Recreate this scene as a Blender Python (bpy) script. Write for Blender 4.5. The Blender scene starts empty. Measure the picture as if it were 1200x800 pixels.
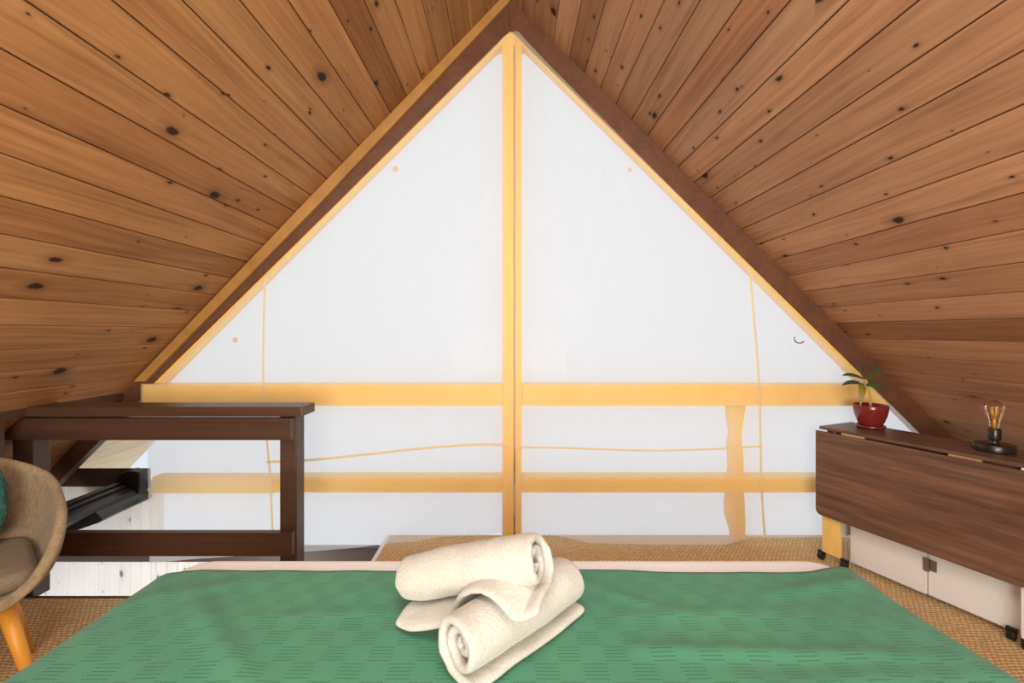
import bpy, bmesh, math, random
from mathutils import Vector, Matrix, noise
R = random.Random(7)
C = bpy.context.scene.collection
F = 533.0; EYE = 1.28; VX, VY = 598.0, 388.0      # 16 mm lens on a 1200 px frame, level camera

def W(px, py, Y):
    """point that stands at depth Y on the sight line of a measured spot"""
    return Vector(((px - VX) / F * Y, Y, EYE - (py - VY) / F * Y))

# ---------------------------------------------------------------- materials
def newmat(name):
    m = bpy.data.materials.new(name); m.use_nodes = True
    nt = m.node_tree; nt.nodes.clear()
    out = nt.nodes.new('ShaderNodeOutputMaterial')
    return m, nt, out
def N(nt, t, **kw):
    n = nt.nodes.new(t)
    for k, v in kw.items():
        if k in n.inputs: n.inputs[k].default_value = v
        else: setattr(n, k, v)
    return n
def L(nt, a, b): nt.links.new(a, b)
def math_(nt, op, a, b=None, clamp=False):
    n = nt.nodes.new('ShaderNodeMath'); n.operation = op; n.use_clamp = clamp
    for i, v in enumerate((a, b)):
        if v is None: continue
        if isinstance(v, (int, float)): n.inputs[i].default_value = v
        else: L(nt, v, n.inputs[i])
    return n.outputs[0]
def ramp(nt, fac, stops):
    n = nt.nodes.new('ShaderNodeValToRGB')
    while len(n.color_ramp.elements) < len(stops): n.color_ramp.elements.new(0.5)
    for e, (p, c) in zip(n.color_ramp.elements, stops):
        e.position = p; e.color = (*c, 1) if len(c) == 3 else c
    L(nt, fac, n.inputs[0]); return n.outputs[0]
def mixc(nt, fac, a, b, mode='MIX'):
    n = nt.nodes.new('ShaderNodeMix'); n.data_type = 'RGBA'; n.blend_type = mode
    for i, v in ((0, fac), (6, a), (7, b)):
        if isinstance(v, (int, float)): n.inputs[i].default_value = v
        elif isinstance(v, tuple): n.inputs[i].default_value = (*v, 1)
        else: L(nt, v, n.inputs[i])
    return n.outputs[2]
def mapping(nt, vec, scale, loc=(0, 0, 0)):
    n = nt.nodes.new('ShaderNodeMapping'); n.inputs['Scale'].default_value = scale
    n.inputs['Location'].default_value = loc
    L(nt, vec, n.inputs[0]); return n.outputs[0]
def tex_noise(nt, vec, scale, detail=3, rough=.5):
    n = N(nt, 'ShaderNodeTexNoise'); n.inputs['Scale'].default_value = scale
    n.inputs['Detail'].default_value = detail; n.inputs['Roughness'].default_value = rough
    L(nt, vec, n.inputs['Vector']); return n.outputs['Fac']
def bump(nt, h, strength, dist=.01):
    n = N(nt, 'ShaderNodeBump'); n.inputs['Strength'].default_value = strength
    n.inputs['Distance'].default_value = dist
    L(nt, h, n.inputs['Height']); return n.outputs[0]
def bsdf(nt, out, col, rough=.5, normal=None, metal=0, spec=.5, sheen=0):
    b = nt.nodes.new('ShaderNodeBsdfPrincipled')
    if isinstance(col, tuple): b.inputs['Base Color'].default_value = (*col, 1)
    else: L(nt, col, b.inputs['Base Color'])
    if isinstance(rough, (int, float)): b.inputs['Roughness'].default_value = rough
    else: L(nt, rough, b.inputs['Roughness'])
    b.inputs['Metallic'].default_value = metal
    b.inputs['Specular IOR Level'].default_value = spec
    if sheen: b.inputs['Sheen Weight'].default_value = sheen
    if normal is not None: L(nt, normal, b.inputs['Normal'])
    L(nt, b.outputs[0], out.inputs[0]); return b
def tc(nt, which='Object'):
    return N(nt, 'ShaderNodeTexCoord').outputs[which]

def mat_planks(name, c_dark, c_mid, c_light, knots=1.0):
    m, nt, out = newmat(name)
    uv = tc(nt, 'UV')
    tint = N(nt, 'ShaderNodeAttribute', attribute_name='tint').outputs['Color']
    warp = tex_noise(nt, mapping(nt, uv, (1.2, 9, 1)), 1.0, 3)
    v1 = mapping(nt, uv, (1.1, 42, 1))
    addv = N(nt, 'ShaderNodeVectorMath', operation='ADD'); L(nt, v1, addv.inputs[0])
    cmb = N(nt, 'ShaderNodeCombineXYZ'); L(nt, math_(nt, 'MULTIPLY', warp, 4.0), cmb.inputs[1]); L(nt, cmb.outputs[0], addv.inputs[1])
    g = tex_noise(nt, addv.outputs[0], 1.0, 6, .62)
    fine = tex_noise(nt, mapping(nt, uv, (7, 260, 1)), 1.0, 2)
    blot = tex_noise(nt, mapping(nt, uv, (1.3, 5, 1), (3, 1, 0)), 1.0, 2)
    f = math_(nt, 'ADD', math_(nt, 'MULTIPLY', g, .62), math_(nt, 'MULTIPLY', fine, .14))
    f = math_(nt, 'ADD', f, math_(nt, 'MULTIPLY', blot, .3))
    col = ramp(nt, f, [(.30, c_dark), (.52, c_mid), (.74, c_light)])
    col = mixc(nt, 1.0, col, tint, 'MULTIPLY')
    # knots: dark ellipses with a paler ring
    for sc, th, loc in (((2.6, 4.6, 1), .105, (0, .35, 0)), ((5.5, 10, 1), .085, (4.3, 2.2, 0))):
        vv = mapping(nt, uv, sc, loc)
        dis = N(nt, 'ShaderNodeTexNoise'); dis.inputs['Scale'].default_value = 5; L(nt, vv, dis.inputs['Vector'])
        vm = N(nt, 'ShaderNodeVectorMath', operation='MULTIPLY_ADD'); L(nt, dis.outputs['Color'], vm.inputs[0])
        vm.inputs[1].default_value = (.10, .10, 0); L(nt, vv, vm.inputs[2])
        vo = N(nt, 'ShaderNodeTexVoronoi', voronoi_dimensions='2D'); vo.inputs['Scale'].default_value = 1
        L(nt, vm.outputs[0], vo.inputs['Vector'])
        sep = N(nt, 'ShaderNodeSeparateColor'); L(nt, vo.outputs['Color'], sep.inputs[0])
        size = math_(nt, 'MULTIPLY', math_(nt, 'SUBTRACT', sep.outputs[0], .52), th * 2.0)
        inside = math_(nt, 'MULTIPLY', math_(nt, 'SUBTRACT', size, vo.outputs['Distance']), 30.0, True)
        halo = math_(nt, 'MULTIPLY', math_(nt, 'SUBTRACT', math_(nt, 'MULTIPLY', size, 2.6), vo.outputs['Distance']), 5.0, True)
        col = mixc(nt, math_(nt, 'MULTIPLY', halo, .55 * knots), col, tuple(c * .5 for c in c_dark))
        col = mixc(nt, math_(nt, 'MULTIPLY', inside, .97 * knots), col, (.018, .009, .006))
    bsdf(nt, out, col, .62, bump(nt, f, .2, .004), spec=.12)
    return m

def mat_wood(name, c1, c2, rough=.45, axis=(1, 30, 30), scale=2.0, bumpy=.08, spec=.4):
    m, nt, out = newmat(name)
    v = mapping(nt, tc(nt), axis)
    g = tex_noise(nt, v, scale, 5, .6)
    b = tex_noise(nt, mapping(nt, tc(nt), tuple(a * .22 for a in axis)), scale, 3, .5)
    f = math_(nt, 'ADD', math_(nt, 'MULTIPLY', g, .55), math_(nt, 'MULTIPLY', b, .45))
    col = ramp(nt, f, [(.34, c1), (.66, c2)])
    bsdf(nt, out, col, rough, bump(nt, f, bumpy, .004), spec=spec)
    return m

def mat_plain(name, col, rough=.5, metal=0, spec=.5, noise_amt=.06, nscale=40, bmp=.03):
    m, nt, out = newmat(name)
    n = tex_noise(nt, tc(nt), nscale, 3)
    c = mixc(nt, n, tuple(x * (1 - noise_amt) for x in col), tuple(min(1, x * (1 + noise_amt)) for x in col))
    bsdf(nt, out, c, rough, bump(nt, n, bmp, .003), metal, spec)
    return m

def mat_cloth(name, col, transp, trans, alpha_bump=.2):
    """woven sheer: open weave lets part of the view straight through, the threads scatter the rest"""
    m, nt, out = newmat(name)
    o = tc(nt)
    w = tex_noise(nt, mapping(nt, o, (9, 9, 1.3)), 1.0, 4, .55)
    weave = tex_noise(nt, mapping(nt, o, (220, 220, 60)), 1.0, 2)
    c = mixc(nt, w, tuple(x * .95 for x in col), col)
    nb = bump(nt, math_(nt, 'ADD', w, math_(nt, 'MULTIPLY', weave, .12)), alpha_bump, .02)
    d = nt.nodes.new('ShaderNodeBsdfDiffuse'); L(nt, c, d.inputs[0]); L(nt, nb, d.inputs['Normal'])
    t = nt.nodes.new('ShaderNodeBsdfTranslucent'); L(nt, c, t.inputs[0]); L(nt, nb, t.inputs['Normal'])
    s = nt.nodes.new('ShaderNodeBsdfTransparent')
    m1 = N(nt, 'ShaderNodeMixShader'); m1.inputs[0].default_value = trans
    L(nt, d.outputs[0], m1.inputs[1]); L(nt, t.outputs[0], m1.inputs[2])
    m2 = N(nt, 'ShaderNodeMixShader')
    L(nt, math_(nt, 'ADD', math_(nt, 'MULTIPLY', math_(nt, 'SUBTRACT', w, .5), .10), transp), m2.inputs[0])
    L(nt, m1.outputs[0], m2.inputs[1]); L(nt, s.outputs[0], m2.inputs[2])
    L(nt, m2.outputs[0], out.inputs[0]); return m

def mat_glass(name, tint=(1, 1, 1), gloss=.9):
    m, nt, out = newmat(name)
    s = nt.nodes.new('ShaderNodeBsdfTransparent'); s.inputs[0].default_value = (*tint, 1)
    g = nt.nodes.new('ShaderNodeBsdfGlossy'); g.inputs['Roughness'].default_value = .02
    fr = N(nt, 'ShaderNodeFresnel'); fr.inputs['IOR'].default_value = 1.45
    mx = N(nt, 'ShaderNodeMixShader'); L(nt, math_(nt, 'MULTIPLY', fr.outputs[0], gloss), mx.inputs[0])
    L(nt, s.outputs[0], mx.inputs[1]); L(nt, g.outputs[0], mx.inputs[2])
    L(nt, mx.outputs[0], out.inputs[0]); return m

def mat_carpet(name):
    m, nt, out = newmat(name)
    o = tc(nt)
    rot = N(nt, 'ShaderNodeMapping'); rot.inputs['Rotation'].default_value = (0, 0, 0)
    L(nt, o, rot.inputs[0])
    wob = N(nt, 'ShaderNodeTexNoise'); wob.inputs['Scale'].default_value = 14; L(nt, o, wob.inputs['Vector'])
    vm = N(nt, 'ShaderNodeVectorMath', operation='MULTIPLY_ADD'); L(nt, wob.outputs['Color'], vm.inputs[0])
    vm.inputs[1].default_value = (.020, .020, 0); L(nt, rot.outputs[0], vm.inputs[2])
    br = N(nt, 'ShaderNodeTexBrick'); br.offset = .5
    br.inputs['Scale'].default_value = 1.0
    br.inputs['Mortar Size'].default_value = .0048; br.inputs['Mortar Smooth'].default_value = 1.0
    br.inputs['Brick Width'].default_value = .024; br.inputs['Row Height'].default_value = .016
    br.inputs['Color1'].default_value = (1, 1, 1, 1); br.inputs['Color2'].default_value = (.62, .62, .62, 1)
    br.inputs['Mortar'].default_value = (0, 0, 0, 1)
    L(nt, vm.outputs[0], br.inputs['Vector'])
    n2 = tex_noise(nt, o, 130, 3)
    n3 = tex_noise(nt, o, 5, 2)
    f = math_(nt, 'ADD', math_(nt, 'MULTIPLY', br.outputs['Color'], .48), math_(nt, 'MULTIPLY', n2, .52))
    col = ramp(nt, f, [(.12, (.13, .075, .032)), (.5, (.66, .44, .21)), (.85, (.95, .72, .42))])
    col = mixc(nt, math_(nt, 'MULTIPLY', n3, .3), col, (.64, .41, .22))
    bsdf(nt, out, col, .95, bump(nt, f, .7, .006), spec=.1); return m

def mat_blanket(name):
    m, nt, out = newmat(name)
    uv = tc(nt, 'UV')
    sq = N(nt, 'ShaderNodeTexChecker'); sq.inputs['Scale'].default_value = 1.0
    L(nt, mapping(nt, uv, (1 / .046, 1 / .046, 1)), sq.inputs['Vector'])
    sp = N(nt, 'ShaderNodeSeparateXYZ'); L(nt, uv, sp.inputs[0])
    wv = math_(nt, 'SINE', math_(nt, 'MULTIPLY', sp.outputs[1], 2 * math.pi / .0092))
    dash = math_(nt, 'SINE', math_(nt, 'MULTIPLY', sp.outputs[0], 2 * math.pi / .006))
    line = math_(nt, 'MULTIPLY', math_(nt, 'SUBTRACT', math_(nt, 'ADD', wv, math_(nt, 'MULTIPLY', dash, .25)), .45), 2.2, True)
    line = math_(nt, 'MULTIPLY', line, sq.outputs['Fac'])
    rib = tex_noise(nt, mapping(nt, uv, (260, 480, 1)), 1.0, 2)
    big = tex_noise(nt, mapping(nt, uv, (3.2, 3.2, 1)), 1.0, 3)
    col = ramp(nt, big, [(.30, (.045, .205, .128)), (.5, (.051, .218, .138)), (.7, (.060, .240, .130))])
    col = mixc(nt, math_(nt, 'MULTIPLY', line, .62), col, (.014, .075, .045))
    col = mixc(nt, math_(nt, 'MULTIPLY', rib, .22), col, (.072, .27, .155))
    h = math_(nt, 'SUBTRACT', math_(nt, 'MULTIPLY', rib, .35), math_(nt, 'MULTIPLY', line, .8))
    bsdf(nt, out, col, .85, bump(nt, h, .45, .003), spec=.2, sheen=.15); return m

def mat_fabric(name, c1, c2, scale=120, bmp=.35, stretch=(1, 1, 1), rough=.95, sheen=.1):
    m, nt, out = newmat(name)
    o = mapping(nt, tc(nt), stretch)
    n = tex_noise(nt, o, scale, 3, .65); n2 = tex_noise(nt, o, scale * .12, 2)
    f = math_(nt, 'ADD', math_(nt, 'MULTIPLY', n, .65), math_(nt, 'MULTIPLY', n2, .35))
    bsdf(nt, out, ramp(nt, f, [(.33, c1), (.67, c2)]), rough, bump(nt, f, bmp, .004), spec=.15, sheen=sheen); return m

M = {}
M['ceil_l'] = mat_planks('cedar_planks_left', (.155, .066, .026), (.325, .155, .062), (.45, .235, .100), .95)
M['ceil_r'] = mat_planks('cedar_planks_right', (.19, .088, .048), (.37, .190, .104), (.49, .275, .155), .95)
M['white_planks'] = mat_planks('whitewashed_planks', (.74, .73, .72), (.86, .855, .84), (.91, .905, .89), .75)
M['soffit_daylit'] = mat_planks('daylit_roof_planks', (.55, .40, .22), (.78, .62, .40), (.88, .74, .52), .2)  # daylight on the outer roof boards is put into this pale colour
M['groove'] = mat_plain('dark_groove', (.05, .022, .011), .8)
M['dark_wood'] = mat_wood('dark_stained_wood', (.050, .024, .015), (.082, .040, .026), .38)
M['rafter'] = mat_wood('brown_stained_rafter', (.090, .038, .020), (.155, .066, .034), .5, (20, 1.5, 20))
M['batten'] = mat_wood('golden_batten', (.31, .155, .042), (.45, .235, .070), .5, (3, 3, 3), 3)
M['pine'] = mat_wood('golden_pine', (.88, .54, .030), (.97, .62, .050), .5, (14, 14, 2))
M['dark_strip'] = mat_plain('black_strip', (.012, .011, .01), .7)
M['curtain'] = mat_cloth('sheer_white_cloth', (.93, .92, .90), .48, .60)
M['seam'] = mat_cloth('stitched_cloth', (.86, .74, .50), .02, .35)
M['glass'] = mat_glass('window_glass', gloss=.12)
M['carpet'] = mat_carpet('sisal_carpet')
M['blanket'] = mat_blanket('green_woven_blanket')
M['sheet'] = mat_fabric('white_sheet', (.80, .82, .84), (.86, .88, .90), 60, .08)
M['towel'] = mat_fabric('terry_towel', (.395, .39, .36), (.50, .495, .46), 170, .75, sheen=.25)
M['walnut'] = mat_wood('walnut_veneer', (.040, .020, .015), (.215, .118, .076), .38, (1.1, 22, 16), 2.2, .03)
M['white_paint'] = mat_plain('white_lacquer', (.77, .80, .84), .4, nscale=6, noise_amt=.03)
M['leg_yellow'] = mat_wood('yellow_leg', (.84, .58, .17), (.92, .66, .23), .45, (14, 14, 2))
M['brass'] = mat_plain('pale_brass', (.72, .52, .30), .35, .8)
M['steel'] = mat_plain('grey_steel', (.30, .29, .28), .35, .9)
M['black'] = mat_plain('black_plastic', (.010, .010, .010), .4)
M['black_metal'] = mat_plain('black_enamel', (.014, .012, .009), .28)
M['tv_back'] = mat_plain('brown_black_casing', (.030, .022, .018), .35)
M['screen'] = mat_plain('dark_screen', (.035, .037, .035), .25)
M['pot'] = mat_plain('red_glazed_ceramic', (.17, .018, .018), .16, spec=.6, nscale=14, noise_amt=.12)
M['soil'] = mat_plain('potting_soil', (.03, .018, .01), .95, nscale=90, noise_amt=.5, bmp=.5)
M['leaf'] = mat_plain('leaf_green', (.050, .075, .032), .45, nscale=30, noise_amt=.25)
M['leaf_y'] = mat_plain('leaf_olive', (.20, .15, .022), .45, nscale=30, noise_amt=.25)
M['stem'] = mat_plain('tan_stem', (.48, .30, .11), .7, nscale=60, noise_amt=.3)
M['bulb'] = mat_glass('amber_bulb_glass', (.98, .91, .80), .6)
M['filament'] = mat_plain('amber_filament', (.75, .48, .14), .35, .4)
M['chair'] = mat_fabric('tan_tweed', (.21, .155, .095), (.36, .27, .17), 90, .3, (1, 1, .35))
M['chair_seat'] = mat_fabric('grey_brown_tweed', (.15, .115, .082), (.235, .185, .13), 110, .3)
M['oak_leg'] = mat_wood('orange_oak', (.62, .26, .028), (.80, .36, .05), .4, (16, 16, 2))
M['teal'] = mat_fabric('teal_yarn', (.010, .050, .048), (.045, .16, .145), 70, .9)
M['wall_plain'] = mat_plain('off_white_wall', (.70, .66, .60), .8)

# ---------------------------------------------------------------- geometry helpers
def empty(name, loc=(0, 0, 0), rz=0):
    o = bpy.data.objects.new(name, None); C.objects.link(o)
    o.location = loc; o.rotation_euler = (0, 0, rz); o.empty_display_size = .05
    return o
def tag(o, label=None, cat=None, group=None, kind=None):
    for k, v in (('label', label), ('category', cat), ('group', group), ('kind', kind)):
        if v: o[k] = v
    return o
def build(name, bm, mat, parent=None, smooth=False, bevel=0, subsurf=0, solid=0, offset=0, segs=2):
    bmesh.ops.recalc_face_normals(bm, faces=bm.faces[:])
    me = bpy.data.meshes.new(name); bm.to_mesh(me); bm.free()
    o = bpy.data.objects.new(name, me); C.objects.link(o)
    for mm in (mat if isinstance(mat, (list, tuple)) else [mat]): me.materials.append(mm)
    if parent: o.parent = parent
    if smooth:
        for p in me.polygons: p.use_smooth = True
    if solid:
        md = o.modifiers.new('thickness', 'SOLIDIFY'); md.thickness = solid; md.offset = offset
    if subsurf:
        md = o.modifiers.new('smooth', 'SUBSURF'); md.levels = subsurf; md.render_levels = subsurf
    if bevel:
        md = o.modifiers.new('bevel', 'BEVEL'); md.width = bevel; md.segments = segs; md.limit_method = 'ANGLE'
        md.angle_limit = math.radians(40)
    return o
def box(bm, x0, x1, y0, y1, z0, z1):
    v = [bm.verts.new(p) for p in ((x0, y0, z0), (x1, y0, z0), (x1, y1, z0), (x0, y1, z0), (x0, y0, z1), (x1, y0, z1), (x1, y1, z1), (x0, y1, z1))]
    for f in ((0, 1, 2, 3), (4, 5, 6, 7), (0, 1, 5, 4), (1, 2, 6, 5), (2, 3, 7, 6), (3, 0, 4, 7)): bm.faces.new([v[i] for i in f])
    return v
def BX(*a):
    bm = bmesh.new(); box(bm, *a); return bm
def prism(bm, pts, vec):
    """closed outline extruded along vec"""
    a = [bm.verts.new(p) for p in pts]; b = [bm.verts.new(Vector(p) + Vector(vec)) for p in pts]
    bm.faces.new(a); bm.faces.new(b[::-1]); n = len(a)
    for i in range(n): bm.faces.new((a[i], a[(i + 1) % n], b[(i + 1) % n], b[i]))
def tube(bm, pts, rads, seg=10, caps=True):
    pts = [Vector(p) for p in pts]
    if isinstance(rads, (int, float)): rads = [rads] * len(pts)
    rings = []; prev = None
    for i, p in enumerate(pts):
        d = (pts[min(i + 1, len(pts) - 1)] - pts[max(i - 1, 0)]).normalized()
        if prev is None:
            up = Vector((0, 0, 1)) if abs(d.z) < .9 else Vector((1, 0, 0)); a = d.cross(up).normalized()
        else: a = (prev - d * prev.dot(d)).normalized()
        prev = a; b = d.cross(a)
        rings.append([bm.verts.new(p + (a * math.cos(t) + b * math.sin(t)) * rads[i]) for t in [2 * math.pi * k / seg for k in range(seg)]])
    for r0, r1 in zip(rings, rings[1:]):
        for k in range(seg): bm.faces.new((r0[k], r0[(k + 1) % seg], r1[(k + 1) % seg], r1[k]))
    if caps: bm.faces.new(rings[0][::-1]); bm.faces.new(rings[-1])
def lathe(bm, prof, c=(0, 0), seg=32, close=True):
    rings = []
    for r, z in prof:
        if r < 1e-5: rings.append([bm.verts.new((c[0], c[1], z))])
        else: rings.append([bm.verts.new((c[0] + r * math.cos(2 * math.pi * k / seg), c[1] + r * math.sin(2 * math.pi * k / seg), z)) for k in range(seg)])
    for a, b in zip(rings, rings[1:]):
        for k in range(seg):
            k2 = (k + 1) % seg
            if len(a) == 1 and len(b) == 1: continue
            if len(a) == 1: bm.faces.new((a[0], b[k], b[k2]))
            elif len(b) == 1: bm.faces.new((a[k], a[k2], b[0]))
            else: bm.faces.new((a[k], a[k2], b[k2], b[k]))
def ns(x, y=0, z=0): return noise.noise(Vector((x, y, z)))
def lerp_table(t, x):
    if x <= t[0][0]: return t[0][1]
    for (a, va), (b, vb) in zip(t, t[1:]):
        if x <= b: return va + (vb - va) * (x - a) / (b - a)
    return t[-1][1]
def sstep(x, a, b):
    t = max(0, min(1, (x - a) / (b - a))); return t * t * (3 - 2 * t)

# ---------------------------------------------------------------- the setting
YG = 2.70                                     # plane of the gable rafters
ZR, XR = 3.270, -.017                         # ridge
SL, SR = 1.035, .998                          # roof slopes
YB = -2.6                                     # back of the room
def roof_pt(side, s, Y, off=0):
    """side -1 left / +1 right, s = distance down the slope from the ridge, off = out of the room"""
    m = SL if side < 0 else SR
    k = math.sqrt(1 + m * m)
    return Vector((XR + side * s / k + side * off * m / k, Y, ZR - s * m / k + off / k))

def plank_slope(name, side, s_end, w, phase, mat, y0, y1, s_start=0, tints=None, seed=1, jitter=.16):
    rr = random.Random(seed)
    bm = bmesh.new(); uvl = bm.loops.layers.uv.new('UVMap'); cl = bm.loops.layers.float_color.new('tint')
    edges = [s_start]; k = math.floor((s_start - phase) / w) + 1
    while phase + k * w < s_end: edges.append(phase + k * w); k += 1
    edges.append(s_end)
    ny = 6
    for i, (a, b) in enumerate(zip(edges, edges[1:])):
        g, ch, th = .0018, .0035, .014
        if b - a < .02: continue
        prof = [(a + g, th), (a + g, ch), (a + g + ch, 0), (b - g - ch, 0), (b - g, ch), (b - g, th)]
        t = 1 + rr.uniform(-jitter, jitter); red = rr.uniform(-.05, .05)
        tint = (t, t * (1 - red), t * (1 - 1.6 * red))
        mid = (a + b) / 2
        for (sa, sb, c) in tints or []:
            if sa < mid < sb: tint = c
        rows = []
        for j in range(ny + 1):
            Y = y0 + (y1 - y0) * j / ny
            rows.append([bm.verts.new(roof_pt(side, s, Y, o)) for s, o in prof])
        for j in range(ny):
            for q in range(len(prof) - 1):
                f = bm.faces.new((rows[j][q], rows[j][q + 1], rows[j + 1][q + 1], rows[j + 1][q]))
                for lp, (jj, qq) in zip(f.loops, ((j, q), (j, q + 1), (j + 1, q + 1), (j + 1, q))):
                    lp[uvl].uv = (y0 + (y1 - y0) * jj / ny + 17.3 * (i + seed * 3), prof[qq][0] - a + .31 * i)
                    lp[cl] = (*tint, 1)
        bm.faces.new(rows[0][::-1]); bm.faces.new(rows[-1])
    # solid deck behind the boards
    base = len(bm.faces)
    prism(bm, [roof_pt(side, s_start - .01, y0, .0142), roof_pt(side, s_end, y0, .0142), roof_pt(side, s_end, y0, .06), roof_pt(side, s_start - .01, y0, .06)], (0, y1 - y0, 0))
    bm.faces.ensure_lookup_table()
    for f in bm.faces[base:]: f.material_index = 1
    o = build(name, bm, [mat, M['groove']])
    return tag(o, kind='structure')

c = plank_slope('ceiling_left', -1, 4.75, .1349, .0402, M['ceil_l'], YB, YG + .125, seed=3, jitter=.13, tints=[(.85, .99, (.70, .60, .56)), (2.0, 2.15, (1.10, 1.10, 1.06)), (1.5, 1.66, (1.08, 1.08, 1.06)), (2.16, 2.34, (.90, .84, .80)), (2.48, 2.61, (.92, .86, .82)), (1.8, 1.95, (.94, .87, .84))])
c = plank_slope('ceiling_right', 1, 4.75, .1315, .120, M['ceil_r'], YB, YG + .125, seed=8, jitter=.13,
            tints=[(2.74, 2.89, (.66, .56, .55)), (.51, .65, (.66, .58, .56)), (2.22, 2.36, (.92, .84, .82)), (3.01, 3.15, (.84, .78, .78)), (1.16, 1.31, (.88, .78, .74)), (1.43, 1.57, (1.08, 1.06, 1.02)), (2.35, 2.49, (1.06, 1.05, 1.03))])
# roof boards running out over the balcony at the low left eave
plank_slope('ceiling_eave', -1, 4.75, .1349, .0402, M['soffit_daylit'], YG + .13, 3.55, s_start=3.50, seed=5, jitter=.05)

# carpeted loft floor with the stair opening beyond the railing
bm = bmesh.new()
outl = [(-3.3, YB), (3.42, YB), (3.42, 2.86), (-.75, 2.86), (-.75, 2.18), (-3.3, 2.18)]
prism(bm, [(x, y, 0) for x, y in outl], (0, 0, -.13))
tag(build('floor', bm, M['carpet']), kind='structure')
bm = bmesh.new(); box(bm, -.775, -.7505, 2.181, 2.86, -.14, .004)
tag(build('trim_1', bm, M['white_paint'], bevel=.002), kind='structure')
bm = bmesh.new(); box(bm, -3.3, -.7755, 2.1805, 2.20, -.14, .002)
tag(build('trim_2', bm, M['dark_wood'], bevel=.002), kind='structure')
# lower storey seen through the opening
tag(build('floor_lower', BX(-4.6, 2.0, 1.2, 3.2, -2.5, -2.42), M['carpet']), kind='structure')
tag(build('wall_lower', BX(-.74, -.66, 2.0, 2.85, -2.42, -.14), M['wall_plain']), kind='structure')
tag(build('wall_back', BX(-4, 4, YB - .1, YB, -.2, 3.4), M['wall_plain']), kind='structure')
tag(build('wall_left', BX(-2.40, -2.29, YB, 2.06, .0, .955), M['dark_wood']), kind='structure')
tag(build('trim_3', BX(-2.40, -2.29, 2.062, YG - .012, .875, .945), M['dark_wood'], bevel=.003), kind='structure')

def upright_boards(name, x0, x1, z0, ztop, y, w, mat, seed):
    rr = random.Random(seed)
    bm = bmesh.new(); uvl = bm.loops.layers.uv.new('UVMap'); cl = bm.loops.layers.float_color.new('tint')
    x = x0; i = 0
    while x < x1 - .005:
        xb = min(x + w, x1); zt = ztop(xb)
        b0 = len(bm.faces)
        prism(bm, [(x + .0008, y, z0), (x + .004, y - .004, z0), (xb - .004, y - .004, z0), (xb - .0008, y, z0), (xb - .0008, y + .02, z0), (x + .0008, y + .02, z0)], (0, 0, zt - z0))
        bm.faces.ensure_lookup_table(); t = 1 + rr.uniform(-.04, .04)
        for f in bm.faces[b0:]:
            for lp in f.loops:
                lp[uvl].uv = (lp.vert.co.z + 11.7 * i, lp.vert.co.x - x + .31 * i); lp[cl] = (t, t, t, 1)
        x = xb; i += 1
    b0 = len(bm.faces); box(bm, x0, x1, y + .021, y + .06, z0, min(ztop(x0), ztop(x1)) - .01)
    return tag(build(name, bm, mat), kind='structure')
YW = 2.83
upright_boards('wall_gable', -3.75, -2.20, -2.42, lambda x: .35, YW, .066, M['white_planks'], 2)
upright_boards('wall_gable_low', -2.20, -.75, -2.42, lambda x: -.135, YW, .066, M['white_planks'], 4)
# dark joist at floor level under the gable glass, and the dark sill rail left of the glass
tag(build('trim_4', BX(-3.4, -.776, YG + .075, YW - .006, -.128, -.045), M['dark_wood'], bevel=.003), kind='structure')
tag(build('trim_5', BX(-2.95, -2.235, YG + .128, YW - .006, .315, .43), M['dark_wood'], bevel=.003), kind='structure')

# rafters in the gable plane
def poly(px, Y): return [W(x, y, Y) for x, y in px]
bm = bmesh.new()
prism(bm, poly([(594, -6), (598, 36), (393, 240), (186, 447), (-82, 715), (-118, 715), (158, 447), (358, 240)], YG), (0, .06, 0))
tag(build('trim_6', bm, M['rafter'], bevel=.003), kind='structure')
bm = bmesh.new()
prism(bm, poly([(594, -6), (598, 36), (807, 240), (1013, 443), (1270, 700), (1304, 700), (1037, 435), (840, 240)], YG), (0, .06, 0))
tag(build('trim_7', bm, M['rafter'], bevel=.003), kind='structure')
bm = bmesh.new()
prism(bm, poly([(590, -5), (598, 0), (373, 239), (169, 447), (156, 447), (355, 239)], YG - .032), (0, .03, 0))
tag(build('trim_8', bm, M['batten'], bevel=.002), kind='structure')

# ---- glazed gable: one window with its frame members and panes
win = tag(empty('window_1', (0, 0, 0)), kind='structure')
YF = YG + .004
def member(name, px, mat=M['pine'], d=.09, y=YF, bevel=.003):
    bm = bmesh.new(); prism(bm, poly(px, y), (0, d, 0)); return build(name, bm, mat, win, bevel=bevel)
member('transom', [(166.5, 450), (588, 450), (588, 475.5), (166.5, 475.5)], y=YG - .0015)
member('transom', [(612, 450), (1018, 450), (1043.5, 475.5), (612, 475.5)], y=YG - .0015)
member('sill_rail', [(320, 558.5), (588, 558.5), (588, 577), (320, 577)])
member('sill_rail', [(612, 558.5), (1030, 558.5), (1030, 577), (612, 577)])
member('sill_rail', [(178, 559), (320, 559), (320, 578), (178, 578)], y=YF + .05)
member('mullion', [(588.5, 48), (598, 37), (601.8, 40), (601.8, 640), (588.5, 640)])
member('mullion', [(603.6, 42), (611.5, 48), (611.5, 640), (603.6, 640)])
member('dark_strip', [(601.9, 40), (603.5, 40), (603.5, 640), (601.9, 640)], M['dark_strip'], d=.05, y=YF + .03, bevel=0)  # black strip set in the slit between the mullion halves
member('rake_rail', [(596, 38), (597, 43), (396.5, 243), (191, 449), (180, 449), (393, 240)], d=.0605, y=YG - .001)
member('rake_rail', [(600, 38), (603, 44), (803.5, 243), (1008, 447), (1018, 447), (807, 240)], d=.0605, y=YG - .001)
member('apex_block', [(598, 36.5), (607, 43.5), (615, 52), (582, 52), (589, 44)], d=.10, y=YG - .0025)
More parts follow.
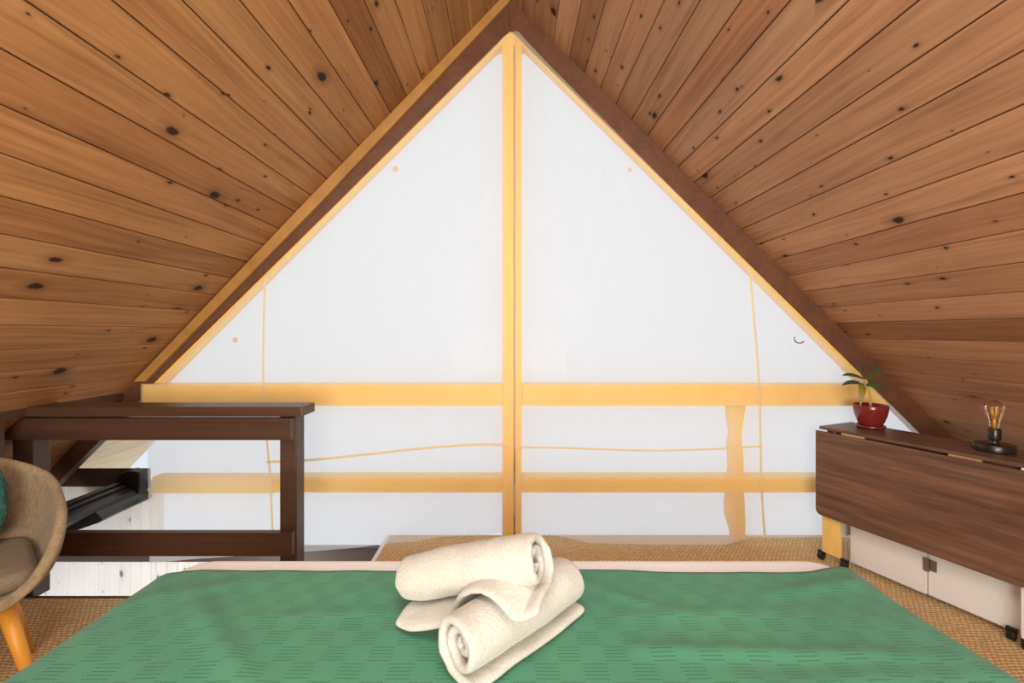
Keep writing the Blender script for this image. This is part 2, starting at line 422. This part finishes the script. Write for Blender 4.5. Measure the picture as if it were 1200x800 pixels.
# a slim wavy-edged upright below the transom
le = []; re_ = []
for i in range(25):
    y = 476 + (631 - 476) * i / 24
    le.append((lerp_table([(476, 852), (490, 853), (508, 856), (520, 853), (545, 855), (570, 853), (590, 850), (605, 851), (622, 857), (640, 858)], y), y)); re_.append((lerp_table([(476, 874), (490, 872), (508, 869), (520, 870), (545, 872), (565, 871), (590, 873), (610, 874), (640, 873)], y), y))
member('stile', le + re_[::-1], d=.03, y=YF + .045)
bm = bmesh.new()
prism(bm, [(-2.13, 2.865, -.01), (2.9, 2.865, -.01), (2.9, 2.865, .35), (.03, 2.865, 3.2), (-2.13, 2.865, 1.06)], (0, .006, 0))
build('pane', bm, M['glass'], win)

# ---------------------------------------------------------------- curtains
YC = 2.692
def top_left(x):
    return lerp_table([(165, 449.5), (182, 449.5), (190, 441), (393, 240.5), (590, 43.5), (596, 38), (603, 37)], x)
def bot_left(x):
    return lerp_table([(165, 478), (172, 482), (175.5, 659.5), (225, 655), (300, 650), (360, 646), (420, 641.5), (450, 637), (490, 634), (515, 628.5), (560, 627), (603, 624)], x)
def top_right(x):
    return lerp_table([(601, 37), (607, 39), (612, 44), (807, 240.5), (1013, 443.5), (1072, 502), (1150, 580)], x)
def bot_right(x):
    return lerp_table([(601, 624), (640, 626), (665, 630), (690, 636), (760, 638), (850, 638), (866, 634), (880, 630), (960, 629.5), (1072, 631), (1150, 633)], x)
def folds(px, py):
    X = (px - VX) / 197.; Z = (VY - py) / 197.
    d = .0022 * ns(X * 3.3, Z * .55, 1.7) + .0014 * ns(X * 11, Z * 1.1, 5.1)
    fan = math.exp(-((px - 650) / 70) ** 2) * sstep(py, 60, 170) * (1 - sstep(py, 400, 520))
    d += fan * .0022 * math.sin((px - 604) * 9.0 / max(60, (py * .55)) * 3)
    c = math.exp(-((px - 600) / 9) ** 2)
    d -= c * .0018 * math.sin((px - 588) * .75 + ns(0, Z * 1.2, 3) * 2.2)
    d += .0035 * sstep(py, 560, 640) * ns(X * 4.1, 0, 8.2)
    return max(-.006, min(.006, d))
def lap(px): return .0075 * (1 - sstep(px, 608, 650))
def curtain(name, xs, top, bot, edge_fn, front=0, ny=110):
    bm = bmesh.new(); cols = []
    for x in xs:
        col = []
        for j in range(ny + 1):
            t, b = top(x), bot(x)
            y = t + (b - t) * j / ny
            xx = edge_fn(x, y)
            p = W(xx, y, YC); p.y -= .0; q = p.copy(); q.y = YC + folds(xx, y) - front * lap(xx)
            col.append(bm.verts.new(q))
        cols.append(col)
    for a, b in zip(cols, cols[1:]):
        for j in range(ny): bm.faces.new((a[j], b[j], b[j + 1], a[j + 1]))
    return build(name, bm, M['curtain'], smooth=True)
def gap(y):   # the panels part a little low down
    return 1.5 * math.exp(-((y - 545) / 22) ** 2) + 1.2 * math.exp(-((y - 612) / 16) ** 2) + .5 * math.exp(-((y - 566) / 4) ** 2) - .25
def xl_edge(x, y):
    if x < 585: return x
    e = 603.2 - max(0, gap(y)) * .8 + .5 * math.sin(y * .05)
    return 585 + (e - 585) * (x - 585) / (603 - 585)
def xr_edge(x, y):
    if x > 618: return x
    e = 602.6 + max(0, gap(y)) * .8 + .5 * math.sin(y * .05)
    return 618 + (e - 618) * (618 - x) / (618 - 601)
xsl = [165, 168, 172, 175.5] + [180 + i * 4.5 for i in range(90)] + [587 + i * 1.6 for i in range(11)]
xsr = [601 + i * 1.7 for i in range(11)] + [622 + i * 4.8 for i in range(111)]
cur_l = curtain('curtain', xsl, top_left, bot_left, xl_edge)
tag(cur_l, 'white sheer curtain panel left of the centre mullion, hanging behind the railing', 'curtain')
cur_r = curtain('curtain', xsr, top_right, bot_right, xr_edge, 1)
tag(cur_r, 'white sheer curtain panel right of the centre mullion, behind the plant and walnut table', 'curtain')
def ribbon(name, pts, w, parent, mat=M['seam'], lift=.0045):
    bm = bmesh.new(); P = []
    n = len(pts) * 12
    for i in range(n + 1):
        t = i / n * (len(pts) - 1); k = min(int(t), len(pts) - 2); f = t - k
        # smooth interpolation
        p0 = Vector(pts[max(k - 1, 0)]); p1 = Vector(pts[k]); p2 = Vector(pts[k + 1]); p3 = Vector(pts[min(k + 2, len(pts) - 1)])
        P.append(.5 * (2 * p1 + (p2 - p0) * f + (2 * p0 - 5 * p1 + 4 * p2 - p3) * f * f + (3 * p1 - p0 - 3 * p2 + p3) * f ** 3))
    rows = []
    for i, p in enumerate(P):
        d = (P[min(i + 1, n)] - P[max(i - 1, 0)]).normalized(); nn = Vector((-d.y, d.x)) * w / 2
        row = []
        for s in (-1, 0, 1):
            q = p + nn * s; v = W(q.x, q.y, YC); v.y = YC + folds(q.x, q.y) - (lap(q.x) if parent is cur_r else 0) - lift + .002 * abs(s); row.append(bm.verts.new(v))
        rows.append(row)
    for a, b in zip(rows, rows[1:]):
        for k in range(2): bm.faces.new((a[k], a[k + 1], b[k + 1], b[k]))
    return build(name, bm, mat, parent, smooth=True)
ribbon('seam', [(311, 327), (309.5, 380), (309, 450), (313, 515), (317, 560), (320, 640)], 2.8, cur_l)
ribbon('seam', [(312, 541), (360, 539), (430, 532), (500, 524.5), (560, 520.5), (597, 521.5)], 3.0, cur_l)
ribbon('seam', [(878.5, 316), (883, 370), (888.5, 440), (891, 520), (892, 570), (896, 630)], 3.0, cur_r)
ribbon('seam', [(606, 523), (680, 525), (760, 527.5), (830, 526), (893, 522.5)], 2.4, cur_r)
def patch(px, py, r, parent):
    bm = bmesh.new(); cv = []
    for k in range(14):
        a = 2 * math.pi * k / 14; rr = r * (1 + .25 * ns(k * 1.3, px))
        v = W(px + rr * math.cos(a), py + rr * math.sin(a) * 1.15, YC); v.y = YC + folds(px, py) - .004; cv.append(bm.verts.new(v))
    f = bm.faces.new(cv)
    build('mended_spot', bm, M['seam'], parent, solid=.001)
patch(463.5, 198, 3.0, cur_l); patch(276, 398, 3.0, cur_l); patch(738, 199, 2.4, cur_r)
# small wire hook pinned on the right panel
bm = bmesh.new(); h = [W(937 + 6 * math.cos(a), 397 + 5 * math.sin(a), YC - .008) for a in [math.pi * (1.15 - .95 * i / 10) for i in range(11)]]
tube(bm, h, .0035, 6); build('hook', bm, M['steel'], cur_r, smooth=True)

# ---------------------------------------------------------------- railing
rail = tag(empty('railing', (-1.6, 2.22, 0)), 'dark brown wooden loft railing around the stair opening on the left', 'railing')
def rbox(name, x0, x1, y0, y1, z0, z1, bevel=.004):
    return build(name, BX(x0 + 1.6, x1 + 1.6, y0 - 2.22, y1 - 2.22, z0, z1), M['dark_wood'], rail, bevel=bevel)
rbox('top_cap', -2.44, -.985, 2.15, 2.295, .876, .922)
rbox('upper_rail', -2.44, -1.041, 2.165, 2.203, .761, .866)
rbox('lower_rail', -2.44, -1.041, 2.165, 2.203, .208, .320)
rbox('post', -1.118, -1.036, 2.205, 2.29, -.02, .8755)
rbox('post', -2.415, -2.315, 2.205, 2.29, -.02, .8755)

# ---------------------------------------------------------------- television hung under the eave
tv = tag(empty('television', (-2.3, 2.55, .2)), 'black television tilted under the eave beyond the railing, left of the curtain', 'television')
def yprism(name, prof, y0, y1, mat, bevel=.003, dy=0):
    bm = bmesh.new(); prism(bm, [(x + 2.3, y0 - 2.55, z - .2) for x, z in prof], (0, y1 - y0, 0)); return build(name, bm, mat, tv, bevel=bevel)
yprism('casing', [(-2.37, .372), (-2.255, .325), (-2.245, .300), (-2.50, .16), (-2.60, .20), (-2.56, .30)], 2.30, 2.74, M['tv_back'], .008)
for q in range(2):
    yprism('casing_rib', [(-2.345 + .033 * q, .368 - .0135 * q), (-2.330 + .033 * q, .362 - .0135 * q), (-2.328 + .033 * q, .372 - .0135 * q), (-2.342 + .033 * q, .378 - .0135 * q)], 2.32, 2.72, M['tv_back'], .002)
yprism('screen', [(-2.244, .302), (-2.205, .262), (-2.225, .245), (-2.44, .17), (-2.45, .19)], 2.46, 2.805, M['screen'], .002)
yprism('end_block', [(-2.40, .36), (-2.36, .415), (-2.30, .44), (-2.235, .43), (-2.235, .31), (-2.28, .30)], 2.74, 2.81, M['black'], .006)
bm = bmesh.new(); tube(bm, [(0, 0, 0), (0, .05, 0)], .03, 14); hb = build('swivel', bm, M['black'], tv, bevel=.004); hb.location = (.015, -.29, .085)

# ---------------------------------------------------------------- bed
bed = tag(empty('bed', (0, .28, 0)), 'wide bed with white sheet showing along its foot under the green blanket', 'bed')
BT = .63
def rounded_slab(bm, x0, x1, y0, y1, z0, z1, rc, re, nseg=8):
    """plan with rounded corners, soft top edge"""
    def ring(inset, z):
        pts = []
        for (cx, cy, a0) in ((x1 - rc, y1 - rc, 0), (x0 + rc, y1 - rc, 90), (x0 + rc, y0 + rc, 180), (x1 - rc, y0 + rc, 270)):
            for k in range(nseg + 1):
                a = math.radians(a0 + 90 * k / nseg); rr = max(rc - inset, .005)
                pts.append(bm.verts.new((cx + rr * math.cos(a), cy + rr * math.sin(a), z)))
        return pts
    rings = [ring(re, z0)] + [ring(re * (1 - math.sin(t)), z0 + re * (1 - math.cos(t))) for t in (math.pi / 4, math.pi / 2)]
    rings += [ring(re * (1 - math.cos(t)), z1 - re + re * math.sin(t)) for t in (0, math.pi / 8, math.pi / 4, 3 * math.pi / 8, math.pi / 2)]
    for a, b in zip(rings, rings[1:]):
        n = len(a)
        for k in range(n): bm.faces.new((a[k], a[(k + 1) % n], b[(k + 1) % n], b[k]))
    bm.faces.new(rings[0][::-1]); bm.faces.new(rings[-1])
bm = bmesh.new(); rounded_slab(bm, -.93, .93, -1.05, 1.045, .32, BT, .10, .05); build('mattress', bm, M['sheet'], bed, smooth=True)
bm = bmesh.new(); rounded_slab(bm, -.91, .91, -1.03, 1.02, .12, .318, .05, .01); build('bed_base', bm, M['dark_wood'], bed)
for sx in (-1, 1):
    for y in (-.95, .92):
        bm = bmesh.new(); lathe(bm, [(0, 0), (.022, 0), (.032, .118), (0, .118)], (sx * .82, y), 16); build('leg', bm, M['dark_wood'], bed)

# green blanket over the bed, hanging down both sides
def blanket_pt(s, Y):
    """s = signed distance across the cloth from the middle"""
    hw = .945 + .03 * sstep(-Y, -1.0, -.6) + .012 * ns(Y * 3.1, 2.2 if s < 0 else 7.7); r = .055
    a = abs(s); sg = 1 if s >= 0 else -1
    z0 = BT + .013
    if a < hw - r: x, z = a, z0
    else:
        t = a - (hw - r); q = r * math.pi / 2
        if t < q: x, z = hw - r + r * math.sin(t / r), z0 - r + r * math.cos(t / r)
        else:
            dd = t - q; x = hw + .10 * dd + .012 * math.sin(Y * 16 + sg) * min(1, dd * 6); z = z0 - r - dd
    w = .0034 * ns(s * 3.1 + 9, Y * 4.0, .3) + .003 * ns(s * 8, Y * 9, 1.3)
    # a few long creases
    for (cx, cy, ang, ln, wd, hh) in ((.46, .90, -2, .42, .022, .011), (.25, 1.10, -30, .16, .016, .008), (-.62, .95, -42, .22, .03, .010), (-.30, 1.03, 5, .3, .02, .005), (.78, 1.13, 12, .17, .022, .011), (.40, 1.02, 4, .22, .02, .006), (-.75, 1.12, 20, .15, .025, .007), (.7, .83, 3, .3, .03, .008)):
        c_, s_ = math.cos(math.radians(ang)), math.sin(math.radians(ang))
        u = (s - cx) * c_ + (Y - cy) * s_; v = -(s - cx) * s_ + (Y - cy) * c_
        w += .65 * hh * math.exp(-(v / wd) ** 2) * math.exp(-(u / ln) ** 4)
    w *= (1 if a < hw - r else .4) * (1 - .92 * sstep(-max(abs(s + .02) - .22, abs(Y - .96) - .14), -.10, 0))
    return Vector((sg * x, Y, z + max(w, -.004)))
bm = bmesh.new(); uvl = bm.loops.layers.uv.new('UVMap')
nx, ny = 210, 150; S0 = 1.30; grid = []
for j in range(ny + 1):
    row = []
    for i in range(nx + 1):
        s = -S0 + 2 * S0 * i / nx
        yend = 1.203 + .008 * ns(s * 4, 3.3) + .006 * math.sin(s * 7) - .02 * sstep(abs(s), .80, .97) + (.035 * sstep(s, .78, .90))
        Y = -.60 + (yend + .60) * j / ny
        row.append((bm.verts.new(blanket_pt(s, Y)), (s, Y)))
    grid.append(row)
for j in range(ny):
    for i in range(nx):
        q = (grid[j][i], grid[j][i + 1], grid[j + 1][i + 1], grid[j + 1][i])
        f = bm.faces.new([v for v, _ in q])
        for lp, (_, uv) in zip(f.loops, q): lp[uvl].uv = uv
bl = build('blanket', bm, M['blanket'], smooth=True, solid=.007, offset=0)
tag(bl, 'green woven blanket with checked texture spread over the bed', 'blanket')

# ---------------------------------------------------------------- rolled towels
def towel(name, A, B, r, turns, roll0, tail, hand=1, flat=.9, seed=0, under=None):
    """a long cloth wound into a spiral about the axis A-B, with a loose tail"""
    A, B = Vector(A), Vector(B); ax = (B - A).normalized(); ln = (B - A).length
    up = Vector((0, 0, 1)); up = (up - ax * up.dot(ax)).normalized(); sd = ax.cross(up)
    prof = []; n = int(turns * 30)
    for k in range(n + 1):
        t = k / n; rad = .008 + (r - .008) * t ** .85; a = roll0 - hand * turns * 2 * math.pi * (1 - t)
        rad *= 1 + .06 * ns(a * .7, seed, 1) * (1 - .5 * t)
        prof.append((rad * math.cos(a), rad * math.sin(a)))
    prof += [(p[0], p[1]) for p in tail]
    bm = bmesh.new(); m = 26; rows = []
    for i in range(m + 1):
        f = i / m; row = []
        for k, (u, v) in enumerate(prof):
            kk = k / len(prof)
            off = (.010 * ns(kk * 9, seed + 4.4) + .004 * ns(kk * 40, seed + 2)) * (1 if f > .5 else -1) * (abs(f - .5) * 2) ** 6
            off += (-.012 * (1 - kk) * (1 if f > .5 else -1)) * (abs(f - .5) * 2) ** 4
            bulge = 1 + .05 * math.sin(f * math.pi) + .035 * ns(f * 3.1, kk * 5, seed) - .07 * (abs(f - .5) * 2) ** 8
            p = A + ax * (f * ln + off) + sd * (u * bulge) + up * (v * bulge * flat)
            p += up * .0022 * ns(p.x * 26, p.y * 26, p.z * 26 + seed) 
            p += (sd * ns(f * 4, kk * 3, seed + 7) + up * ns(f * 4, kk * 3, seed + 9)) * .004
            if under:
                a0, a1, rr = under; dv = a1 - a0; tt = (p - a0).dot(dv) / dv.length_squared
                if -.12 < tt < 1.12:
                    c0 = a0 + dv * tt; q = p - c0
                    if q.length < rr: p = c0 + q.normalized() * rr
            p.z = max(p.z, BT + .030)
            row.append(bm.verts.new(p))
        rows.append(row)
    for a, b in zip(rows, rows[1:]):
        for k in range(len(prof) - 1): bm.faces.new((a[k], a[k + 1], b[k + 1], b[k]))
    return build(name, bm, M['towel'], smooth=True, solid=.0150, offset=0, subsurf=1)
zb = BT + .028
r1 = .056
LA, LB = Vector((-.100, .815, zb + r1 * .92 + .002)), Vector((.135, 1.045, zb + r1 * .92 + .002))
tw = towel('towel', LA, LB, r1, 2.3, math.radians(-95), [(.012, -.0565), (.03, -.0565), (.052, -.0565)], 1, .92, 2)
tag(tw, 'off-white rolled towel lying flat on the blanket, under the other rolled towel', 'towel', 'rolled towels on the bed')
tw = towel('towel', (-.232, 1.035, zb + .058), (.062, .895, zb + .172), .056, 2.2, math.radians(-70), [(.035, -.056), (.058, -.062), (.078, -.072)], 1, .95, 5, (LA, LB, r1 * 1.09 + .020))
tag(tw, 'off-white rolled towel resting slantwise on top of the other rolled towel', 'towel', 'rolled towels on the bed')

# ---------------------------------------------------------------- drop-leaf table on the right
A_ = math.radians(23.5)
tab = tag(empty('drop_leaf_table', (1.730, 2.548, 0), -(math.pi / 2 - A_)), 'walnut drop-leaf table on casters with hanging leaf, standing under the right roof slope', 'table')
TD = .29
bm = bmesh.new(); box(bm, 0, .82, 0, TD, .734, .75); build('top', bm, M['walnut'], tab, bevel=.002)
def leaf_bm(y0, y1, x0, x1, z0, z1, r=.03):
    bm = bmesh.new(); pts = [(x0, y0, z1), (x1, y0, z1)]
    for (cx, a0) in ((x1 - r, 0), (x0 + r, 270)):
        for k in range(7):
            a = math.radians((0 - 90 * k / 6) if a0 == 0 else (270 - 90 * k / 6)); pts.append((cx + r * math.cos(a), y0, z0 + r + r * math.sin(a)))
    prism(bm, pts, (0, y1 - y0, 0)); return bm
build('leaf', leaf_bm(-.022, -.006, -.006, .825, .262, .727), M['walnut'], tab, bevel=.002)
build('leaf', leaf_bm(TD + .003, TD + .015, -.006, .825, .262, .727), M['walnut'], tab, bevel=.002)
for u0, u1 in ((.125, .235), (.57, .68)):
    bm = bmesh.new(); box(bm, u0, u1, -.014, -.001, .7275, .7335); tube(bm, [(u0, -.011, .7335), (u1, -.011, .7335)], .0035, 8); build('hinge', bm, M['brass'], tab)
def tbox(name, x0, x1, y0, y1, z0, z1, mat='white_paint', bevel=.002): return build(name, BX(x0, x1, y0, y1, z0, z1), M[mat], tab, bevel=bevel)
tbox('leg', .008, .100, .012, .034, .05, .70, 'leg_yellow')  # far leg board coloured yellow, the other legs white
tbox('gap_shade_board', .02, .80, .036, .052, .66, .7335, 'walnut')  # dark board added behind the leaf gap to stand in for its shadow
tbox('leg', .790, .815, .004, .05, .05, .733)
tbox('leg', .03, .075, TD - .05, TD - .01, .05, .733)
tbox('leg', .775, .815, TD - .05, TD - .01, .05, .733)
tbox('side_panel', .118, .452, .075, .091, .028, .733)
tbox('side_panel', .456, .788, .082, .098, .028, .733)
tbox('end_panel', .05, .07, .036, TD - .052, .14, .733)
tbox('inner_shelf', .11, .78, .10, TD - .02, .34, .356)
bm = bmesh.new(); box(bm, .444, .466, .066, .0745, .145, .205); tube(bm, [(.454, .067, .143), (.454, .067, .207)], .005, 8); box(bm, .468, .49, .074, .0815, .15, .20); build('panel_hinge', bm, M['steel'], tab)
for (u, w) in ((.0, .02), (.115, .03), (.80, .03), (.79, TD - .03), (.05, TD - .03), (.745, .06)):
    bm = bmesh.new(); tube(bm, [(u - .012, w, .021), (u + .012, w, .021)], .021, 16); box(bm, u - .018, u + .018, w - .006, w + .012, .03, .05)
    build('caster', bm, M['black'], tab, bevel=.002)

# ---------------------------------------------------------------- potted plant
def on_table(u, w, z=.7502):
    return (1.730 + u * math.sin(A_) + w * math.cos(A_), 2.548 - u * math.cos(A_) + w * math.sin(A_), z)
pl = tag(empty('potted_plant', on_table(.147, .205)), 'small leafy plant in a glossy red pot on the far end of the walnut table', 'plant')
bm = bmesh.new(); lathe(bm, [(0, .0), (.056, 0), (.065, .006), (.068, .016), (.064, .018), (.058, .008), (0, .007)], seg=40); build('saucer', bm, M['pot'], pl, smooth=True)
bm = bmesh.new(); lathe(bm, [(0, .009), (.045, .009), (.051, .016), (.062, .040), (.073, .072), (.079, .105), (.080, .126), (.0775, .129), (.073, .127), (.071, .108), (0, .107)], seg=44); build('pot', bm, M['pot'], pl, smooth=True)
bm = bmesh.new(); lathe(bm, [(0, .121), (.04, .119), (.0705, .114), (.0705, .1085), (0, .1085)], seg=32); build('soil', bm, M['soil'], pl, smooth=True)
bm = bmesh.new(); top = Vector((-.030, 0, .268)); tube(bm, [(.0, 0, .118), (.0, .002, .15), (-.006, 0, .19), (-.018, .0, .235), top], [.008, .0062, .0055, .005, .003], 8); build('stem', bm, M['stem'], pl, smooth=True)
def leaf(base, d, L_, w, droop, up0, mat, roll=.75):
    bm = bmesh.new(); d = Vector(d).normalized(); side = d.cross(Vector((0, 0, 1))).normalized()
    if side.y > 0: side = -side
    side = side * math.cos(roll) - Vector((0, 0, 1)) * math.sin(roll); n = 14; rows = []; b = Vector(base)
    for i in range(n + 1):
        t = i / n; p = b + d * L_ * t * (1 - .12 * t * t) + Vector((0, 0, L_ * (up0 * t - droop * t * t)))
        ww = w * (math.sin(math.pi * min(1, t * .96 + .04)) ** .75) * (1 - .25 * t) + .0006
        rows.append([bm.verts.new(p - side * ww + Vector((0, 0, .25 * ww))), bm.verts.new(p), bm.verts.new(p + side * ww + Vector((0, 0, .25 * ww)))])
    for a, c_ in zip(rows, rows[1:]):
        for k in range(2): bm.faces.new((a[k], a[k + 1], c_[k + 1], c_[k]))
    return build('leaf', bm, M[mat], pl, smooth=True, solid=.0012, subsurf=1)
pos = Vector(pl.location)
tp = top + Vector((0, 0, -.004))
leaf(tp, (-1, .1, 0), .135, .016, .34, .50, 'leaf')
leaf(tp + Vector((0, 0, -.03)), (-1, -.15, 0), .165, .017, .36, .36, 'leaf')
leaf(tp + Vector((-.012, -.01, -.034)), (-.75, -.6, 0), .085, .026, 1.7, .5, 'leaf_y')
leaf(tp, (1, -.35, 0), .095, .018, .05, .85, 'leaf')
leaf(tp + Vector((.0, 0, .0)), (-.08, .3, 0), .055, .008, -.3, 1.4, 'leaf')
leaf(tp + Vector((.008, 0, -.025)), (1, -.5, 0), .12, .017, .70, .36, 'leaf')
leaf(tp + Vector((.0, 0, -.03)), (.6, -.8, 0), .07, .014, .9, .35, 'leaf')

# ---------------------------------------------------------------- bulb lamp
lp_ = tag(empty('bulb_lamp', on_table(.655, .165)), 'small table lamp with bare amber bulb on round black base', 'lamp')
bm = bmesh.new(); lathe(bm, [(0, 0), (.065, 0), (.068, .003), (.068, .030), (.065, .034), (.018, .034), (.016, .04), (.012, .052), (0, .052)], seg=48); build('base', bm, M['black_metal'], lp_, smooth=True, bevel=.002)
bm = bmesh.new(); lathe(bm, [(0, .046), (.014, .046), (.022, .052), (.023, .060), (.0225, .095), (.020, .100), (0, .100)], seg=28); build('socket', bm, M['black_metal'], lp_, smooth=True, bevel=.0015)
bm = bmesh.new(); lathe(bm, [(.014, .101), (.016, .110), (.022, .135), (.030, .165), (.035, .187), (.0345, .202), (.029, .214), (.018, .222), (.008, .226), (0, .227)], seg=36); build('bulb', bm, M['bulb'], lp_, smooth=True)
bm = bmesh.new(); tube(bm, [(0, 0, .101), (0, 0, .135), (0, 0, .165)], [.007, .005, .0025], 10)
for k in range(6):
    a = k * math.pi / 3; x, y = .014 * math.cos(a), .014 * math.sin(a)
    tube(bm, [(x * .4, y * .4, .138), (x, y, .195)], .0012, 6); a2 = a + math.pi / 3
    tube(bm, [(x, y, .195), (.006 * math.cos(a2), .006 * math.sin(a2), .140)], .0012, 6)
build('filament', bm, M['filament'], lp_, smooth=True)

# ---------------------------------------------------------------- armchair at the left edge
ch = tag(empty('armchair', (-1.89, 1.50, 0), math.radians(50)), 'tan tweed bucket armchair with orange wooden legs at the left edge', 'armchair')
def rim_h(a):      # a = angle from the back, degrees
    a = abs(a); return lerp_table([(0, .40), (25, .39), (50, .33), (75, .275), (95, .255), (112, .225), (128, .14), (142, .045), (155, .0), (180, -.012)], a)
bm = bmesh.new(); na, nr = 72, 14; rings = []
cen = bm.verts.new((0, -.01, .395))
for j in range(1, nr + 1):
    t = j / nr; ring = []
    for i in range(na):
        a = -180 + 360 * i / na; ar = math.radians(a); h = rim_h(a)
        if t < .5: rad = t / .5 * .86; z = .395 + .012 * (t / .5) ** 2
        else:
            q = (t - .5) / .5; rad = .86 + .30 * math.sin(q * math.pi / 2 * .9) ** .8; z = .407 + h * q ** 1.35
        ex = .255 * rad; ey = .245 * rad
        # squarish plan
        cx, sy = math.sin(ar), math.cos(ar); k = 1 / (abs(cx) ** 3.2 + abs(sy) ** 3.2) ** (1 / 3.2)
        ring.append(bm.verts.new((ex * cx * k * .98, ey * sy * k * .95, z)))
    rings.append(ring)
for i in range(na): bm.faces.new((cen, rings[0][i], rings[0][(i + 1) % na]))
for a, b in zip(rings, rings[1:]):
    for i in range(na): bm.faces.new((a[i], a[(i + 1) % na], b[(i + 1) % na], b[i]))
build('shell', bm, M['chair'], ch, smooth=True, solid=.034, offset=0, subsurf=1)
bm = bmesh.new(); rounded_slab(bm, -.222, .222, -.245, .18, .428, .495, .075, .03); build('seat', bm, M['chair_seat'], ch, smooth=True, subsurf=1)
for sx in (-1, 1):
    for sy in (-1, 1):
        bm = bmesh.new(); tube(bm, [(sx * .14, sy * .14, .378), (sx * .225, sy * .215, 0)], [.024, .015], 16); build('leg', bm, M['oak_leg'], ch, smooth=True)
bm = bmesh.new(); box(bm, -.17, .17, -.02, .02, .35, .372); box(bm, -.02, .02, -.17, .17, .35, .3719); build('under_frame', bm, M['black'], ch)

# fluffy teal cushion leaning against the chair back
bm = bmesh.new(); nu, nv = 90, 60; rows = []
for j in range(nv + 1):
    v = math.pi * j / nv; row = []
    for i in range(nu):
        u = 2 * math.pi * i / nu
        sx = math.sin(v) * math.cos(u); sy = math.cos(v); sz = math.sin(v) * math.sin(u)
        sg = lambda q, e: math.copysign(abs(q) ** e, q)
        p = Vector((.150 * sg(sx, .55), .145 * sg(sy, .6), .055 * sg(sz, 1.0)))
        d = Vector((sx, sy, sz)); p += d * (.013 * abs(ns(p.x * 75, p.y * 75, p.z * 75)) + .007 * abs(ns(p.x * 160, p.y * 160, p.z * 160)))
        row.append(bm.verts.new(p))
    rows.append(row)
for a, b in zip(rows, rows[1:]):
    for i in range(nu): bm.faces.new((a[i], a[(i + 1) % nu], b[(i + 1) % nu], b[i]))
bmesh.ops.remove_doubles(bm, verts=bm.verts[:], dist=1e-5)
cu = build('cushion', bm, M['teal'], smooth=True)
cu.location = (-1.945, 1.55, .665); cu.rotation_euler = (math.radians(74), 0, math.radians(50))
tag(cu, 'shaggy teal cushion leaning against the back of the tan armchair', 'cushion')

# ---------------------------------------------------------------- light
w = bpy.data.worlds.new('overcast_sky'); bpy.context.scene.world = w; w.use_nodes = True
bg = w.node_tree.nodes['Background']; bg.inputs[0].default_value = (.84, .91, 1.0, 1); bg.inputs[1].default_value = .93
def area(name, loc, target, size, power, col):
    l = bpy.data.lights.new(name, 'AREA'); l.shape = 'DISK'; l.size = size; l.energy = power; l.color = col
    o = bpy.data.objects.new(name, l); C.objects.link(o); o.location = loc
    o.rotation_euler = (Vector(target) - Vector(loc)).to_track_quat('-Z', 'Y').to_euler(); return o
WARM = (1, .92, .80)
area('warm_lamp_rear', (0, -2.3, 1.7), (0, 2.7, 1.5), 2.6, 140, WARM)
area('ceiling_fill', (0, -1.1, .8), (0, .6, 3.2), 1.4, 16, WARM)  # unseen fill light added to even out the ceiling
area('slope_fill_left', (-.5, -.6, 1.0), (-1.9, 1.2, 2.0), .8, 26, WARM)  # added fill brightening the left roof slope, no fixture modelled
area('slope_fill_right', (.5, -.6, 1.0), (1.9, 1.2, 2.0), .8, 26, WARM)  # matching added fill for the right roof slope

area('bed_fill', (0, -.15, 2.75), (0, .9, .6), 1.1, 36, (1, .95, .89))  # unseen downlight added to brighten the top of the bed
area('gable_fill', (-2.0, 1.5, -1.0), (-2.4, 2.9, -.1), .7, 16, (1, .95, .88))  # unseen fill added below the loft to brighten the white gable boards

# ---------------------------------------------------------------- camera
cd = bpy.data.cameras.new('camera'); cam = bpy.data.objects.new('camera', cd); C.objects.link(cam)
cd.sensor_width = 36; cd.lens = 36 * F / 1200; cd.clip_start = .02
cd.shift_x = (600 - VX) / 1200; cd.shift_y = -(400 - VY) / 1200
cam.location = (0, 0, EYE); cam.rotation_euler = (math.pi / 2, 0, 0)
sc = bpy.context.scene; sc.camera = cam
sc.view_settings.view_transform = 'Standard'; sc.view_settings.look = 'None'
sc.view_settings.gamma = 1; sc.view_settings.use_curve_mapping = False; sc.view_settings.exposure = 0
sc.cycles.max_bounces = 10; sc.cycles.diffuse_bounces = 5; sc.cycles.transparent_max_bounces = 16; sc.cycles.transmission_bounces = 8
